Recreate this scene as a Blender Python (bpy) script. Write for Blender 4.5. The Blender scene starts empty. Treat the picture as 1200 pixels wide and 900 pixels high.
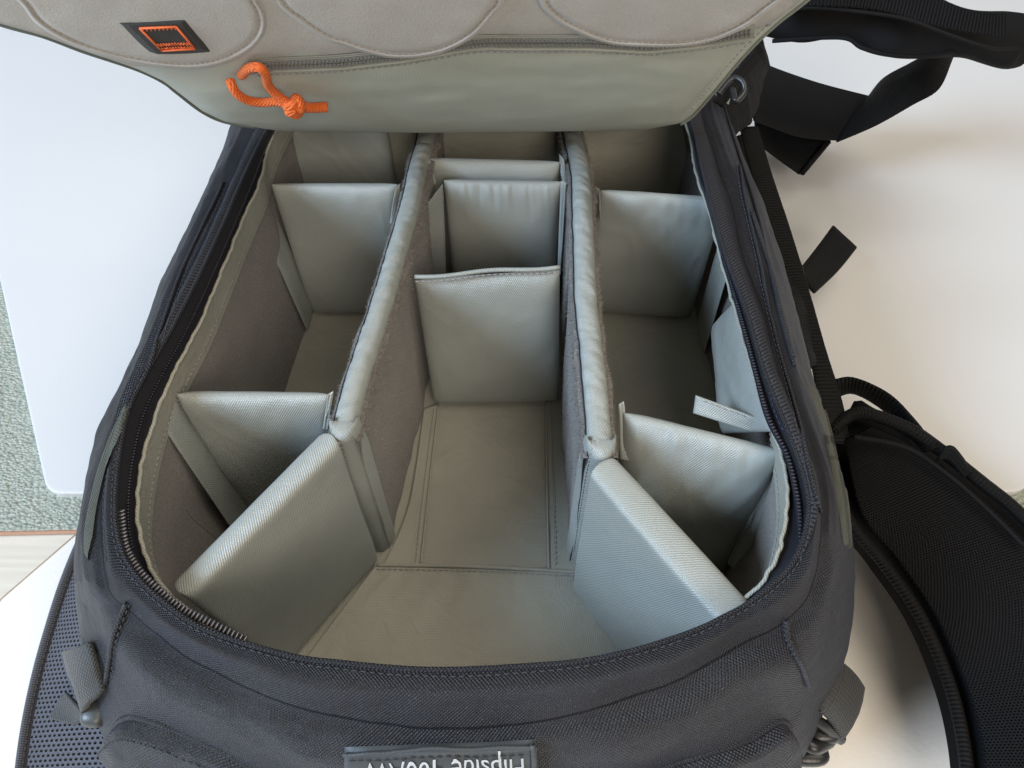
import bpy, bmesh, math, random
from mathutils import Vector, Matrix, noise
from mathutils.bvhtree import BVHTree
random.seed(7)
R = math.radians
scene = bpy.context.scene
col = scene.collection

# ------------------------------------------------------------------ camera
CAM = Vector((0.0, 0.0, 0.527)); PITCH = R(54.0); FPX = 900.0
cd = bpy.data.cameras.new('camera'); cd.sensor_width = 36; cd.lens = 36*FPX/1200
cd.clip_start = 0.01; cd.clip_end = 50
cam = bpy.data.objects.new('camera', cd); col.objects.link(cam)
cam.location = CAM; cam.rotation_euler = (R(90)-PITCH, 0, 0)
scene.camera = cam
# ------------------------------------------------------------------ light
w = bpy.data.worlds.new('World'); scene.world = w; w.use_nodes = True
w.node_tree.nodes['Background'].inputs[0].default_value = (1.0, 0.95, 0.87, 1)
w.node_tree.nodes['Background'].inputs[1].default_value = 0.13
def area(name, loc, target, size, energy, color):
    l = bpy.data.lights.new(name, 'AREA'); l.shape = 'RECTANGLE'; l.size, l.size_y = size
    l.energy = energy; l.color = color
    o = bpy.data.objects.new(name, l); col.objects.link(o); o.location = loc
    o.rotation_euler = (Vector(target)-Vector(loc)).to_track_quat('-Z', 'Y').to_euler()
area('window_light', (-3.1, -0.85, 2.65), (0, 0.28, 0.1), (1.5, 1.5), 258, (0.58, 0.76, 1.0))
area('room_light', (0.95, 0.35, 2.4), (0.1, 0.3, 0.1), (1.8, 1.8), 34, (1.0, 0.90, 0.76))
area('room_light', (0.75, -2.15, 2.0), (0.1, 0.3, 0.1), (1.5, 1.3), 54, (1.0, 0.90, 0.77))
vs = scene.view_settings; vs.view_transform = 'Standard'; vs.look = 'None'; vs.exposure = 0; vs.gamma = 1

# ------------------------------------------------------------------ pixel helpers
SP, CP = math.sin(PITCH), math.cos(PITCH)
def ray(px, py):
    x = (px-600)/FPX; y = -(py-450)/FPX
    return Vector((x, CP+y*SP, -SP+y*CP))
def at(px, py, z):
    d = ray(px, py); return CAM + d*((z-CAM.z)/d.z)
def crom(p0, p1, p2, p3, t):
    return 0.5*((2*p1)+(p2-p0)*t+(2*p0-5*p1+4*p2-p3)*t*t+(3*p1-p0-3*p2+p3)*t**3)
def spline(P, n, closed=False):
    """n samples (n+1 when open) of an evenly spaced smooth curve"""
    P = [Vector(p) for p in P]; m = len(P); den = []
    segs = m if closed else m-1
    for i in range(segs):
        a, b, c, d = (P[(i-1) % m], P[i], P[(i+1) % m], P[(i+2) % m]) if closed else (P[max(i-1,0)], P[i], P[i+1], P[min(i+2,m-1)])
        for k in range(12): den.append(crom(a, b, c, d, k/12))
    den.append(P[0].copy() if closed else P[-1].copy())
    L = [0]
    for i in range(1, len(den)): L.append(L[-1]+(den[i]-den[i-1]).length)
    out = []; j = 0; T = L[-1] or 1e-9
    cnt = n if closed else n+1
    for k in range(cnt):
        s = T*k/n
        while j < len(L)-2 and L[j+1] < s: j += 1
        f = (s-L[j])/max(L[j+1]-L[j], 1e-12); out.append(den[j].lerp(den[j+1], min(max(f,0),1)))
    return out
def px3(lst, z=None):
    return [at(*p) if len(p) == 3 else at(p[0], p[1], z) for p in lst]

# ------------------------------------------------------------------ scene objects
def wloc(o):
    v = Vector((0,0,0))
    while o is not None: v += Vector(o.location); o = o.parent
    return v
def link(name, me, mat, parent=None, kind=None, smooth=True, label=None):
    o = bpy.data.objects.new(name, me); col.objects.link(o)
    if mat is not None:
        for m in (mat if isinstance(mat, (list,tuple)) else [mat]): me.materials.append(m)
    if smooth: me.polygons.foreach_set('use_smooth', [True]*len(me.polygons))
    if parent is not None:
        off = wloc(parent); me.transform(Matrix.Translation(-off)); o.parent = parent
    else:                                  # origin at the base of the thing
        c = [v.co for v in me.vertices]
        b = Vector(((min(v.x for v in c)+max(v.x for v in c))/2, (min(v.y for v in c)+max(v.y for v in c))/2, min(v.z for v in c)))
        me.transform(Matrix.Translation(-b)); o.location = b
    if kind: o['kind'] = kind
    if label: o['label'] = label
    me.update()
    return o
def thing(name, label, cat, loc, group=None):
    o = bpy.data.objects.new(name, None); col.objects.link(o); o.location = loc; o.empty_display_size = .02
    o['label'] = label; o['category'] = cat
    if group: o['group'] = group
    return o
def tag(o, label, cat, group=None):
    o['label'] = label; o['category'] = cat
    if group: o['group'] = group
    return o
def grid_me(name, rows, closed_u=False, closed_v=False, uv0=(0,0), flip=False):
    """rows[i][j]; u runs along j, v along i; UVs in metres"""
    ni, nj = len(rows), len(rows[0])
    verts = [tuple(p) for r in rows for p in r]; faces = []; fu = []
    mi, mj = ni//2, nj//2
    U = [0]; V = [0]
    for j in range(1, nj+1): U.append(U[-1]+(Vector(rows[mi][j % nj])-Vector(rows[mi][j-1])).length)
    for i in range(1, ni+1): V.append(V[-1]+(Vector(rows[i % ni][mj])-Vector(rows[i-1][mj])).length)
    for i in range(ni if closed_v else ni-1):
        for j in range(nj if closed_u else nj-1):
            a, b = i*nj+j, i*nj+(j+1) % nj
            d, c = ((i+1) % ni)*nj+j, ((i+1) % ni)*nj+(j+1) % nj
            q = [(a,(U[j],V[i])),(b,(U[j+1],V[i])),(c,(U[j+1],V[i+1])),(d,(U[j],V[i+1]))]
            if flip: q.reverse()
            faces.append([x[0] for x in q]); fu += [x[1] for x in q]
    me = bpy.data.meshes.new(name); me.from_pydata(verts, [], faces)
    uvl = me.uv_layers.new(name='UVMap')
    uvl.data.foreach_set('uv', [c+uv0[k] for t in fu for k, c in enumerate(t)])
    return me
def nrm_rows(rows, closed_u=False):
    ni, nj = len(rows), len(rows[0]); out = []
    for i in range(ni):
        o = []
        for j in range(nj):
            a = rows[i][(j+1) % nj] if closed_u else rows[i][min(j+1,nj-1)]
            b = rows[i][(j-1) % nj] if closed_u else rows[i][max(j-1,0)]
            c = rows[min(i+1,ni-1)][j]; d = rows[max(i-1,0)][j]
            n = (a-b).cross(c-d); o.append(n.normalized() if n.length > 1e-12 else Vector((0,0,1)))
        out.append(o)
    return out
def tube_me(path, r, seg=8, closed=False, name='tube', cap=True):
    path = [Vector(p) for p in path]; n = len(path); rows = []
    up = Vector((0.13,0.2,1)).normalized(); prev = None
    for i, p in enumerate(path):
        if closed: t = path[(i+1) % n]-path[(i-1) % n]
        else: t = path[min(i+1,n-1)]-path[max(i-1,0)]
        t = t.normalized() if t.length > 1e-9 else Vector((1,0,0))
        if prev is None: a = t.cross(up); a = a if a.length > 1e-3 else t.cross(Vector((1,0,0)))
        else: a = prev - t*prev.dot(t)
        a.normalize(); prev = a; b = t.cross(a)
        rr = r(i/(n-1)) if callable(r) else r
        rows.append([p+(a*math.cos(q)+b*math.sin(q))*rr for q in (2*math.pi*k/seg for k in range(seg))])
    if cap and not closed:
        rows = [[path[0]+(q-path[0])*.3 for q in rows[0]]]+rows+[[path[-1]+(q-path[-1])*.3 for q in rows[-1]]]
    return grid_me(name, rows, closed_u=True, closed_v=closed, flip=True)
def tube(name, path, r, mat, parent, n=None, seg=8, closed=False, **k):
    if n: path = spline(path, n, closed)
    return link(name, tube_me(path, r, seg, closed, name), mat, parent, **k)
def join_boxes(name, frames, mat, parent, kind='stuff'):
    """frames: (centre, x axis, y axis, z axis) half extents included; rounded little blocks"""
    V = []; F = []
    for c, x, y, z in frames:
        b = len(V)
        for sx in (-1, -.62, .62, 1):
            s = 1 if abs(sx) < .9 else .55
            for a, bb in ((-1,-.5),(-.5,-1),(.5,-1),(1,-.5),(1,.5),(.5,1),(-.5,1),(-1,.5)):
                V.append(c+x*sx+y*a*s+z*bb*s)
        for k in range(3):
            for j in range(8): F.append((b+k*8+j, b+k*8+(j+1) % 8, b+k*8+8+(j+1) % 8, b+k*8+8+j))
        F.append(tuple(b+j for j in range(7,-1,-1))); F.append(tuple(b+24+j for j in range(8)))
    me = bpy.data.meshes.new(name); me.from_pydata([tuple(v) for v in V], [], F)
    bm = bmesh.new(); bm.from_mesh(me); bmesh.ops.recalc_face_normals(bm, faces=bm.faces); bm.to_mesh(me); bm.free()
    return link(name, me, mat, parent, kind=kind)
def stitches(path, mat, parent, up=Vector((0,0,1)), ln=.0023, gap=.0013, r=.00028, lift=.0003, name='stitching'):
    path = [Vector(p) for p in path]; L = [0]
    for i in range(1, len(path)): L.append(L[-1]+(path[i]-path[i-1]).length)
    n = max(1, int(L[-1]/(ln+gap))); fr = []; j = 0
    for k in range(n):
        s = (k+.5)*(ln+gap)
        while j < len(L)-2 and L[j+1] < s: j += 1
        f = (s-L[j])/max(L[j+1]-L[j],1e-9); p = path[j].lerp(path[j+1], min(f,1)); t = (path[j+1]-path[j]).normalized()
        y = t.cross(up).normalized(); z = y.cross(t)
        t = (t+y*random.uniform(-.08,.08)).normalized()
        fr.append((p+up*lift, t*ln/2*random.uniform(.9,1.05), y*r, z*r*.8))
    return join_boxes(name, fr, mat, parent)
def band(name, A, B, th, mat, parent, n=24, m=5, bow=0.0, wav=0.0, kind=None, seed=0, label=None):
    """solid strip between two edge curves"""
    A = spline(A, n); B = spline(B, n); rows = []
    for i in range(n+1): rows.append([A[i].lerp(B[i], j/(m-1)) for j in range(m)])
    N = nrm_rows(rows)
    for i in range(n+1):
        for j in range(m):
            if N[i][j].dot(CAM-rows[i][j]) < 0: N[i][j] = -N[i][j]
            q = rows[i][j]; s = j/(m-1)
            q += N[i][j]*(bow*math.sin(math.pi*s) + wav*noise.noise(q*60+Vector((seed,0,0))))
    top = rows; bot = [[rows[i][j]-N[i][j]*th for j in range(m)] for i in range(n+1)]
    mid = [[(rows[i][0]*1.5-rows[i][1]*.0-rows[i][0]*.5)-N[i][0]*th/2+(rows[i][0]-rows[i][1]).normalized()*th*.4,
            rows[i][-1]-N[i][-1]*th/2+(rows[i][-1]-rows[i][-2]).normalized()*th*.4] for i in range(n+1)]
    loop = [top[i]+[mid[i][1]]+bot[i][::-1]+[mid[i][0]] for i in range(n+1)]
    sq = lambda L: [sum(L, Vector())/len(L)+(p-sum(L, Vector())/len(L))*.985 for p in L]
    c0 = [l.lerp(sum(loop[0], Vector())/len(loop[0]), 1) for l in loop[0]]; c1 = [sum(loop[-1], Vector())/len(loop[-1])]*len(loop[-1])
    me = grid_me(name, [c0]+loop+[c1], closed_u=True)
    bm = bmesh.new(); bm.from_mesh(me); bmesh.ops.recalc_face_normals(bm, faces=bm.faces); bm.to_mesh(me); bm.free()
    return link(name, me, mat, parent, kind=kind, label=label)

# ------------------------------------------------------------------ materials
class NT:
    def __init__(s, name):
        s.m = bpy.data.materials.new(name); s.m.use_nodes = True; s.t = s.m.node_tree
        s.p = s.t.nodes['Principled BSDF']; s.tc = s.t.nodes.new('ShaderNodeTexCoord')
    def n(s, ty, **kw):
        x = s.t.nodes.new(ty)
        for k, v in kw.items(): setattr(x, k, v)
        return x
    def l(s, a, b): s.t.links.new(a, b)
    def math(s, op, a, b=None, c=None):
        x = s.n('ShaderNodeMath', operation=op)
        for i, v in enumerate((a, b, c)):
            if v is None: continue
            if isinstance(v, (int, float)): x.inputs[i].default_value = v
            else: s.l(v, x.inputs[i])
        return x.outputs[0]
    def uv(s):
        x = s.n('ShaderNodeSeparateXYZ'); s.l(s.tc.outputs['UV'], x.inputs[0]); return x.outputs[0], x.outputs[1]
    def noise(s, scale, detail=3, rough=.55, coord='Object', vec=None, dist=0):
        x = s.n('ShaderNodeTexNoise'); x.inputs['Scale'].default_value = scale; x.inputs['Detail'].default_value = detail
        x.inputs['Roughness'].default_value = rough; x.inputs['Distortion'].default_value = dist
        s.l(vec if vec is not None else s.tc.outputs[coord], x.inputs['Vector']); return x.outputs[0]
    def ramp(s, f, stops):
        x = s.n('ShaderNodeValToRGB'); s.l(f, x.inputs[0]); e = x.color_ramp.elements
        while len(e) < len(stops): e.new(.5)
        for k, (p, c) in enumerate(stops): e[k].position = p; e[k].color = (*c, 1)
        return x.outputs[0]
    def bump(s, h, dist, strength=1.0, prev=None):
        x = s.n('ShaderNodeBump'); x.inputs['Distance'].default_value = dist; x.inputs['Strength'].default_value = strength
        s.l(h, x.inputs['Height'])
        if prev is not None: s.l(prev, x.inputs['Normal'])
        return x.outputs[0]
    def mixc(s, f, a, b, mode='MIX'):
        x = s.n('ShaderNodeMix', data_type='RGBA', blend_type=mode)
        for i, v in ((0, f), (6, a), (7, b)):
            if isinstance(v, (int, float)): x.inputs[i].default_value = v
            elif isinstance(v, tuple): x.inputs[i].default_value = (*v, 1)
            else: s.l(v, x.inputs[i])
        return x.outputs[2]
def fabric(name, c, kind, period, depth=.0002, rough=.6, var=.12, sheen=.0, spec=.5, wr=.0, tint=None, contrast=.3, fleck=0):
    s = NT(name); u, v = s.uv(); k = 2*math.pi/period
    wob = s.math('MULTIPLY', s.math('SUBTRACT', s.noise(70, 2), .5), .0009)
    u2 = s.math('ADD', u, wob); v2 = s.math('ADD', v, wob)
    if kind == 'plain':
        h = s.math('ADD', s.math('MULTIPLY', s.math('MULTIPLY', s.math('SINE', s.math('MULTIPLY', u2, k)), s.math('SINE', s.math('MULTIPLY', v2, k))), .5), .5)
    elif kind == 'twill':
        h = s.math('ADD', s.math('MULTIPLY', s.math('SINE', s.math('MULTIPLY', s.math('ADD', u2, s.math('MULTIPLY', v2, .6)), k)), .35), .5)
        h = s.math('ADD', h, s.math('MULTIPLY', s.math('SINE', s.math('MULTIPLY', v2, k*1.3)), .15))
    elif kind == 'rib':       # ribs across the strip (v runs along)
        h = s.math('ADD', s.math('MULTIPLY', s.math('SINE', s.math('MULTIPLY', v, k)), .38), .5)
        h = s.math('ADD', h, s.math('MULTIPLY', s.math('SINE', s.math('MULTIPLY', u, k*.9)), .12))
    h = s.math('ADD', h, s.math('MULTIPLY', s.math('SUBTRACT', s.noise(2600, 1), .5), .5))
    big = s.noise(22, 4)
    lo = tuple(x*(1-var) for x in c); hi = tuple(min(1, x*(1+var)) for x in c)
    base = s.ramp(big, [(.3, lo), (.7, hi)])
    base = s.mixc(s.math('MULTIPLY', s.math('SUBTRACT', 1.0, h), contrast), base, tuple(x*.35 for x in c))
    if fleck:                  # pale lint caught in the weave
        f = s.ramp(s.noise(900, 2), [(.70, (0,0,0)), (.76, (1,1,1))])
        x = s.n('ShaderNodeRGBToBW'); s.l(f, x.inputs[0])
        base = s.mixc(s.math('MULTIPLY', x.outputs[0], fleck), base, (.45,.45,.46))
    s.l(base, s.p.inputs['Base Color'])
    b = s.bump(h, depth)
    if wr: b = s.bump(s.noise(60, 3, .5, dist=1.2), wr, 1, b)
    s.l(b, s.p.inputs['Normal'])
    s.p.inputs['Roughness'].default_value = rough; s.p.inputs['Specular IOR Level'].default_value = spec
    if sheen:
        s.p.inputs['Sheen Weight'].default_value = sheen; s.p.inputs['Sheen Roughness'].default_value = .4
        s.p.inputs['Sheen Tint'].default_value = (*(tint or (.8,.8,.85)), 1)
    return s.m
def fuzzy(name, c, scale=950, depth=.0012, var=.6, sheen=.2, tint=(.9,.85,.85)):
    s = NT(name)
    f = s.noise(scale, 3, .7); g = s.noise(28, 3)
    base = s.mixc(g, s.ramp(f, [(.3, tuple(x*(1-var) for x in c)), (.7, tuple(x*(1+var) for x in c))]), tuple(x*.8 for x in c))
    s.l(base, s.p.inputs['Base Color']); s.l(s.bump(f, depth, 1, s.bump(g, .001)), s.p.inputs['Normal'])
    s.p.inputs['Roughness'].default_value = .95; s.p.inputs['Specular IOR Level'].default_value = .2
    s.p.inputs['Sheen Weight'].default_value = sheen; s.p.inputs['Sheen Tint'].default_value = (*tint, 1)
    return s.m
def plain(name, c, rough=.5, metal=0, nscale=400, depth=.0001, var=.1, spec=.5):
    s = NT(name); f = s.noise(nscale, 3)
    s.l(s.ramp(f, [(.3, tuple(x*(1-var) for x in c)), (.7, tuple(min(1,x*(1+var)) for x in c))]), s.p.inputs['Base Color'])
    s.l(s.bump(f, depth), s.p.inputs['Normal'])
    s.p.inputs['Roughness'].default_value = rough; s.p.inputs['Metallic'].default_value = metal
    s.p.inputs['Specular IOR Level'].default_value = spec
    return s.m
NYL = fabric('sage_nylon', (.36,.38,.35), 'twill', .00125, .00024, .35, .05, .04, .75, wr=.0004, contrast=.34)
NYLD = fabric('sage_nylon_floor', (.40,.39,.325), 'twill', .00125, .00018, .5, .07, .08, .4, wr=.0010, contrast=.45)
LIDN = fabric('lid_nylon', (.47,.485,.41), 'twill', .0010, .00010, .5, .03, .1, .4, wr=.00015, contrast=.22)
VEL = fuzzy('loop_velcro', (.20,.185,.172), var=.85, depth=.0008, tint=(.9,.87,.8))
FUZZ = plain('loop_fibre', (.25,.225,.2), .9)
SUE = fuzzy('suede', (.47,.445,.405), 1000, .0004, .16, .3, (1,.95,.9))
COR = fabric('grey_cordura', (.015,.014,.0165), 'plain', .0019, .0006, .44, .18, .06, .5, wr=.0012, tint=(.42,.52,.9), contrast=.75, fleck=.12)
CORB = fabric('rim_cordura', (.016,.0148,.017), 'plain', .0016, .0005, .46, .15, .06, .45, wr=.0006, tint=(.42,.52,.9), contrast=.7, fleck=.2)
GROS = fabric('grosgrain_edge', (.022,.020,.022), 'rib', .0022, .0005, .5, .12, .04, .35, tint=(.45,.55,.9), contrast=.7)
SAGE = fabric('sage_cordura', (.085,.09,.07), 'plain', .0017, .0004, .6, .15, .05, .3, contrast=.5)
WEB = fabric('black_webbing', (.006,.006,.006), 'rib', .0026, .0007, .65, .12, .01, .2, contrast=.9)
WEBG = fabric('grey_webbing', (.050,.052,.052), 'plain', .0021, .0005, .55, .12, .25, .5, tint=(.7,.75,.75), contrast=.75)
MESH = fabric('black_mesh', (.004,.004,.005), 'plain', .0012, .0002, .7, .12, .0, .22, contrast=.5)
MESHG = fabric('grey_mesh', (.085,.088,.105), 'plain', .0010, .0002, .55, .12, .35, .5, tint=(.7,.75,.95), contrast=.4)
HOLE = plain('foam_under_mesh', (.008,.008,.010), .9, spec=.1)
TAPE = fabric('zipper_tape', (.010,.010,.014), 'rib', .0010, .0002, .6, .1, .05, .3, contrast=.5)
TOOTH = plain('zipper_teeth_dark', (.030,.030,.042), .28, .35)
TOOTHS = plain('zipper_teeth_shiny', (.16,.16,.18), .22, .6)
ZGREY = plain('zipper_grey', (.16,.155,.15), .4, .1)
PLAST = plain('black_plastic', (.020,.021,.022), .33)
THRD = plain('grey_thread', (.26,.265,.25), .7)
THRK = plain('dark_thread', (.035,.035,.04), .7)
THRL = plain('pale_thread', (.30,.30,.32), .7)
PIPE = plain('dark_piping', (.05,.046,.046), .7)
ORG = fabric('orange_cord', (.96,.17,.02), 'plain', .0021, .0008, .5, .05, .2, .5, tint=(1,.7,.5), contrast=.22)
ORT = plain('orange_thread', (.86,.17,.05), .7)
PATCH = fuzzy('charcoal_patch', (.05,.05,.047), 1600, .0003, .3, .1)
RED = plain('red_trim', (.55,.05,.06), .7)
LAB = fabric('label_rubber', (.045,.05,.053), 'twill', .0012, .00005, .5, .12, .1, .5, contrast=.15)
LET = plain('label_print', (.46,.47,.47), .5)

# ------------------------------------------------------------------ floor, mat, board
def flat(name, pts, z, th, mat, kind=None):
    bm = bmesh.new(); V = [bm.verts.new((p.x, p.y, z)) for p in pts]; f = bm.faces.new(V); f.normal_update()
    if f.normal.z < 0: f.normal_flip()
    if th:
        ret = bmesh.ops.extrude_face_region(bm, geom=[f])
        vv = [g for g in ret['geom'] if isinstance(g, bmesh.types.BMVert)]
        bmesh.ops.translate(bm, verts=[v for v in f.verts], vec=(0,0,-th)) if False else None
        for v in vv: v.co.z = z
        for v in V: v.co.z = z-th
        bmesh.ops.recalc_face_normals(bm, faces=bm.faces)
        bmesh.ops.bevel(bm, geom=[e for e in bm.edges if all(v.co.z > z-1e-5 for v in e.verts)], offset=min(th*.35,.002), segments=3, affect='EDGES', profile=.6)
    me = bpy.data.meshes.new(name); bm.to_mesh(me); bm.free()
    o = link(name, me, mat, None, kind=kind, smooth=False)
    return o
def floor_mat():
    s = NT('cream_floor')
    n = s.noise(1.6, 3); g = s.noise(260, 4)
    c = s.mixc(n, (.78,.735,.67), (.82,.785,.73)); c = s.mixc(s.math('MULTIPLY', g, .06), c, (.55,.5,.43))
    s.l(c, s.p.inputs['Base Color']); s.p.inputs['Roughness'].default_value = .55
    s.l(s.bump(g, .0002), s.p.inputs['Normal']); return s.m
def board_mat():
    s = NT('white_board')
    mp = s.n('ShaderNodeMapping'); mp.inputs['Scale'].default_value = (1,1,1); s.l(s.tc.outputs['Object'], mp.inputs[0])
    g = s.noise(900, 3); n = s.noise(3, 3)
    c = s.mixc(n, (.645,.64,.63), (.675,.67,.66)); c = s.mixc(s.math('MULTIPLY', g, .05), c, (.6,.58,.55))
    s.l(c, s.p.inputs['Base Color']); s.p.inputs['Roughness'].default_value = .42
    s.l(s.bump(g, .00012), s.p.inputs['Normal']); return s.m
def mat_mat():
    s = NT('sage_tweed'); v = s.n('ShaderNodeTexVoronoi'); v.inputs['Scale'].default_value = 360
    mp = s.n('ShaderNodeMapping'); mp.inputs['Scale'].default_value = (1, 1.35, 1); mp.inputs['Rotation'].default_value = (0,0,.1)
    s.l(s.tc.outputs['Object'], mp.inputs[0]); s.l(mp.outputs[0], v.inputs['Vector'])
    bw = s.n('ShaderNodeSeparateColor'); s.l(v.outputs['Color'], bw.inputs[0])
    c = s.ramp(bw.outputs[0], [(0, (.38,.41,.34)), (.45, (.46,.485,.40)), (.8, (.54,.55,.46)), (1, (.62,.60,.51))])
    d = s.math('MULTIPLY', v.outputs['Distance'], .9)
    c = s.mixc(d, c, (.22,.25,.21)); s.l(c, s.p.inputs['Base Color'])
    s.l(s.bump(s.math('SUBTRACT', 1.0, v.outputs['Distance']), .0016), s.p.inputs['Normal'])
    s.p.inputs['Roughness'].default_value = .9; return s.m
def wood_mat():
    s = NT('pale_wood'); mp = s.n('ShaderNodeMapping'); mp.inputs['Scale'].default_value = (8, 160, 8); mp.inputs['Rotation'].default_value = (0,0,R(40))
    s.l(s.tc.outputs['Object'], mp.inputs[0]); g = s.noise(1.5, 4, vec=mp.outputs[0])
    s.l(s.ramp(g, [(.3, (.60,.54,.44)), (.7, (.70,.64,.54))]), s.p.inputs['Base Color']); s.p.inputs['Roughness'].default_value = .5
    return s.m
floor = flat('floor', [Vector((-4,-3,0)), Vector((4,-3,0)), Vector((4,5,0)), Vector((-4,5,0))], 0, 0, floor_mat(), 'structure')
board_corner_l = at(55,578,.012); up_l = at(0,330,.012)
def rounded(pts, r, n=6):
    out = []
    for i, p in enumerate(pts):
        a = pts[i-1]; b = pts[(i+1) % len(pts)]
        pa = p+(a-p).normalized()*r; pb = p+(b-p).normalized()*r
        for k in range(n+1):
            t = k/n; out.append(pa*(1-t)**2+p*2*t*(1-t)+pb*t*t)
    return out
dl = (up_l-board_corner_l)
P1 = board_corner_l; P2 = at(1200,576,.012); P4 = P1+dl*4.2
P2 = at(1204,576,.012); P3 = Vector((P2.x+(P1.x-P4.x), P4.y, .012))
board = flat('white_board', rounded([P1, P2, P3, P4], .012), .012, .006, board_mat())
tag(board, 'large white rounded corner board lying on the sage tweed mat under the backpack', 'board')
m1 = at(-260,628,.006); m2 = at(1500,590,.006)
matt = flat('tweed_mat', [m1, m2, Vector((m2.x+.4,1.6,.006)), Vector((m1.x-.6,1.6,.006))], .006, .0055, mat_mat())
tag(matt, 'sage green tweed mat with brown edge showing around the white board', 'mat')
EDG = plain('brown_edge', (.42,.22,.13), .6)
e = tube('edge_binding', [m1+Vector((0,-.0012,-.0015)), (m1+m2)/2+Vector((0,-.0012,-.0015)), m2+Vector((0,-.0012,-.0015))], .0016, EDG, matt)
wd = flat('wood_strip', [at(-400,1100,.001), at(-60,780,.001), at(0,702,.001), at(88,626,.001), at(240,560,.001), at(-300,600,.001), at(-900,700,.001)], .001, 0, wood_mat(), 'structure')

# ------------------------------------------------------------------ backpack shell
bag = thing('backpack', 'charcoal camera backpack lying open with its grey lid raised over padded compartments', 'backpack', (-.02, .28, .012))
ZR = .212
#        rim edge R0      valley V        silhouette S (z)           liner edge LI
ST = [((500, 80), (500, 70), (500, 55,.15), (500, 84)),
      ((400, 85), (390, 76), (370, 62,.15), (402, 90)),
      ((345,105), (330,100), (310, 88,.15), (350,110)),
      ((313,152), (297,152), (281,150,.16), (318,160)),
      ((286,206), (271,210), (258,212,.16), (303,212)),
      ((260,266), (243,274), (228,278,.16), (280,264)),
      ((230,330), (212,338), (200,340,.16), (257,320)),
      ((200,388), (186,400), (178,405,.16), (230,383)),
      ((173,435), (162,455), (152,468,.16), (204,432)),
      ((151,480), (142,505), (130,515,.16), (180,487)),
      ((139,540), (124,560), (116,570,.155),(164,545)),
      ((135,600), (120,625), (101,632,.15), (159,600)),
      ((141,640), (128,690), (98, 700,.145),(166,643)),
      ((157,672), (150,712), (102,755,.135),(184,684)),
      ((188,703), (182,742), (112,815,.12), (210,712)),
      ((240,738), (233,778), (150,905,.11), (255,733)),
      ((333,767), (333,820), (290,965,.10), (340,757)),
      ((400,777), (400,840), (390,995,.10), (400,765)),
      ((500,785), (495,850), (500,1010,.10),(500,773)),
      ((600,782), (590,848), (600,1010,.10),(600,770)),
      ((700,772), (695,829), (720,1000,.10),(696,760)),
      ((790,748), (795,795), (830,975,.10), (782,738)),
      ((855,720), (865,755), (915,920,.11), (846,712)),
      ((900,690), (917,728), (958,845,.12), (888,690)),
      ((932,655), (950,690), (985,772,.13), (912,655)),
      ((947,605), (962,620), (995,690,.14), (924,600)),
      ((942,560), (960,565), (984,605,.15), (922,550)),
      ((922,503), (940,505), (962,530,.155),(908,508)),
      ((896,437), (913,435), (945,450,.16), (888,450)),
      ((875,367), (893,365), (930,375,.16), (868,380)),
      ((851,302), (869,297), (911,315,.16), (847,305)),
      ((834,243), (857,240), (890,250,.16), (833,250)),
      ((823,200), (842,200), (870,200,.16), (818,205)),
      ((813,155), (828,155), (852,150,.16), (808,155)),
      ((795,112), (812,108), (830,100,.16), (790,116)),
      ((750, 90), (765, 82), (785, 68,.15), (747, 94)),
      ((680, 82), (680, 74), (690, 57,.15), (680, 86)),
      ((590, 79), (590, 70), (590, 54,.15), (590, 83))]
NS = len(ST)
def isnear(k): return 14 <= k <= 23
R0 = []; R1 = []; V0 = []; B1 = []; S0 = []; G0 = []; G1 = []; LI = []; RT = []
cen = Vector((-.02, .30, 0))
for k, (r, v, s, li) in enumerate(ST):
    near = max(0, min(1, 1-abs(k-18.5)/6.5))
    a = at(r[0], r[1], ZR-.004*near); R0.append(a)
    vz = .207-.012*near; b = at(v[0], v[1], vz); V0.append(b)
    m = (a+b)/2; m.z = ZR+.0015; out = (b-a); out.z = 0
    R1.append(a.lerp(b, .5)+Vector((0,0,.0035+.003*near)))
    c = at(*s); S0.append(c)
    q = b.lerp(c, .42); q.z = b.z*.72+c.z*.28+.006; B1.append(q)
    d = Vector((c.x, c.y, 0)); inw = (cen-d).normalized()
    G0.append(Vector((c.x, c.y, .06))+inw*.012); G1.append(Vector((c.x, c.y, .0125))+inw*.035)
    if near > 0 and isnear(k):
        n2 = (cen-Vector((a.x,a.y,0))).normalized(); l = a+n2*.0035+Vector((0,0,-.024)); rt = a+n2*.003+Vector((0,0,-.006))
        t = 1 if 15 <= k <= 22 else .5
        l0 = at(li[0], li[1], .203); l = l0.lerp(l, t)
    else: l = at(li[0], li[1], .203)
    LI.append(l)
def loop(P, n=480, noz=False): 
    # keep the stations in step from loop to loop: sample by station index, not by length
    out = []; m = len(P)
    for i in range(n):
        x = i/n*m; k = int(x); t = x-k
        out.append(crom(P[(k-1) % m], P[k % m], P[(k+1) % m], P[(k+2) % m], t))
    return out
NL = 600
loops = [loop(x, NL) for x in (R0, R1, V0, B1, S0, G0, G1)]
def column(j):
    P = [L[j] for L in loops]; out = []
    for i in range(len(P)-1):
        a, b, c, d = P[max(i-1,0)], P[i], P[i+1], P[min(i+2,len(P)-1)]
        n = (8, 8, 16, 20, 10, 5)[i]
        for k in range(n): out.append(crom(a, b, c, d, k/n))
    out.append(P[-1]); return out
cols = [column(j) for j in range(NL)]
rows = [[cols[j][i] for j in range(NL)] for i in range(len(cols[0]))]
Nn = nrm_rows(rows, True)
cgrid = Vector((-.02,.28,.08))
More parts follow.
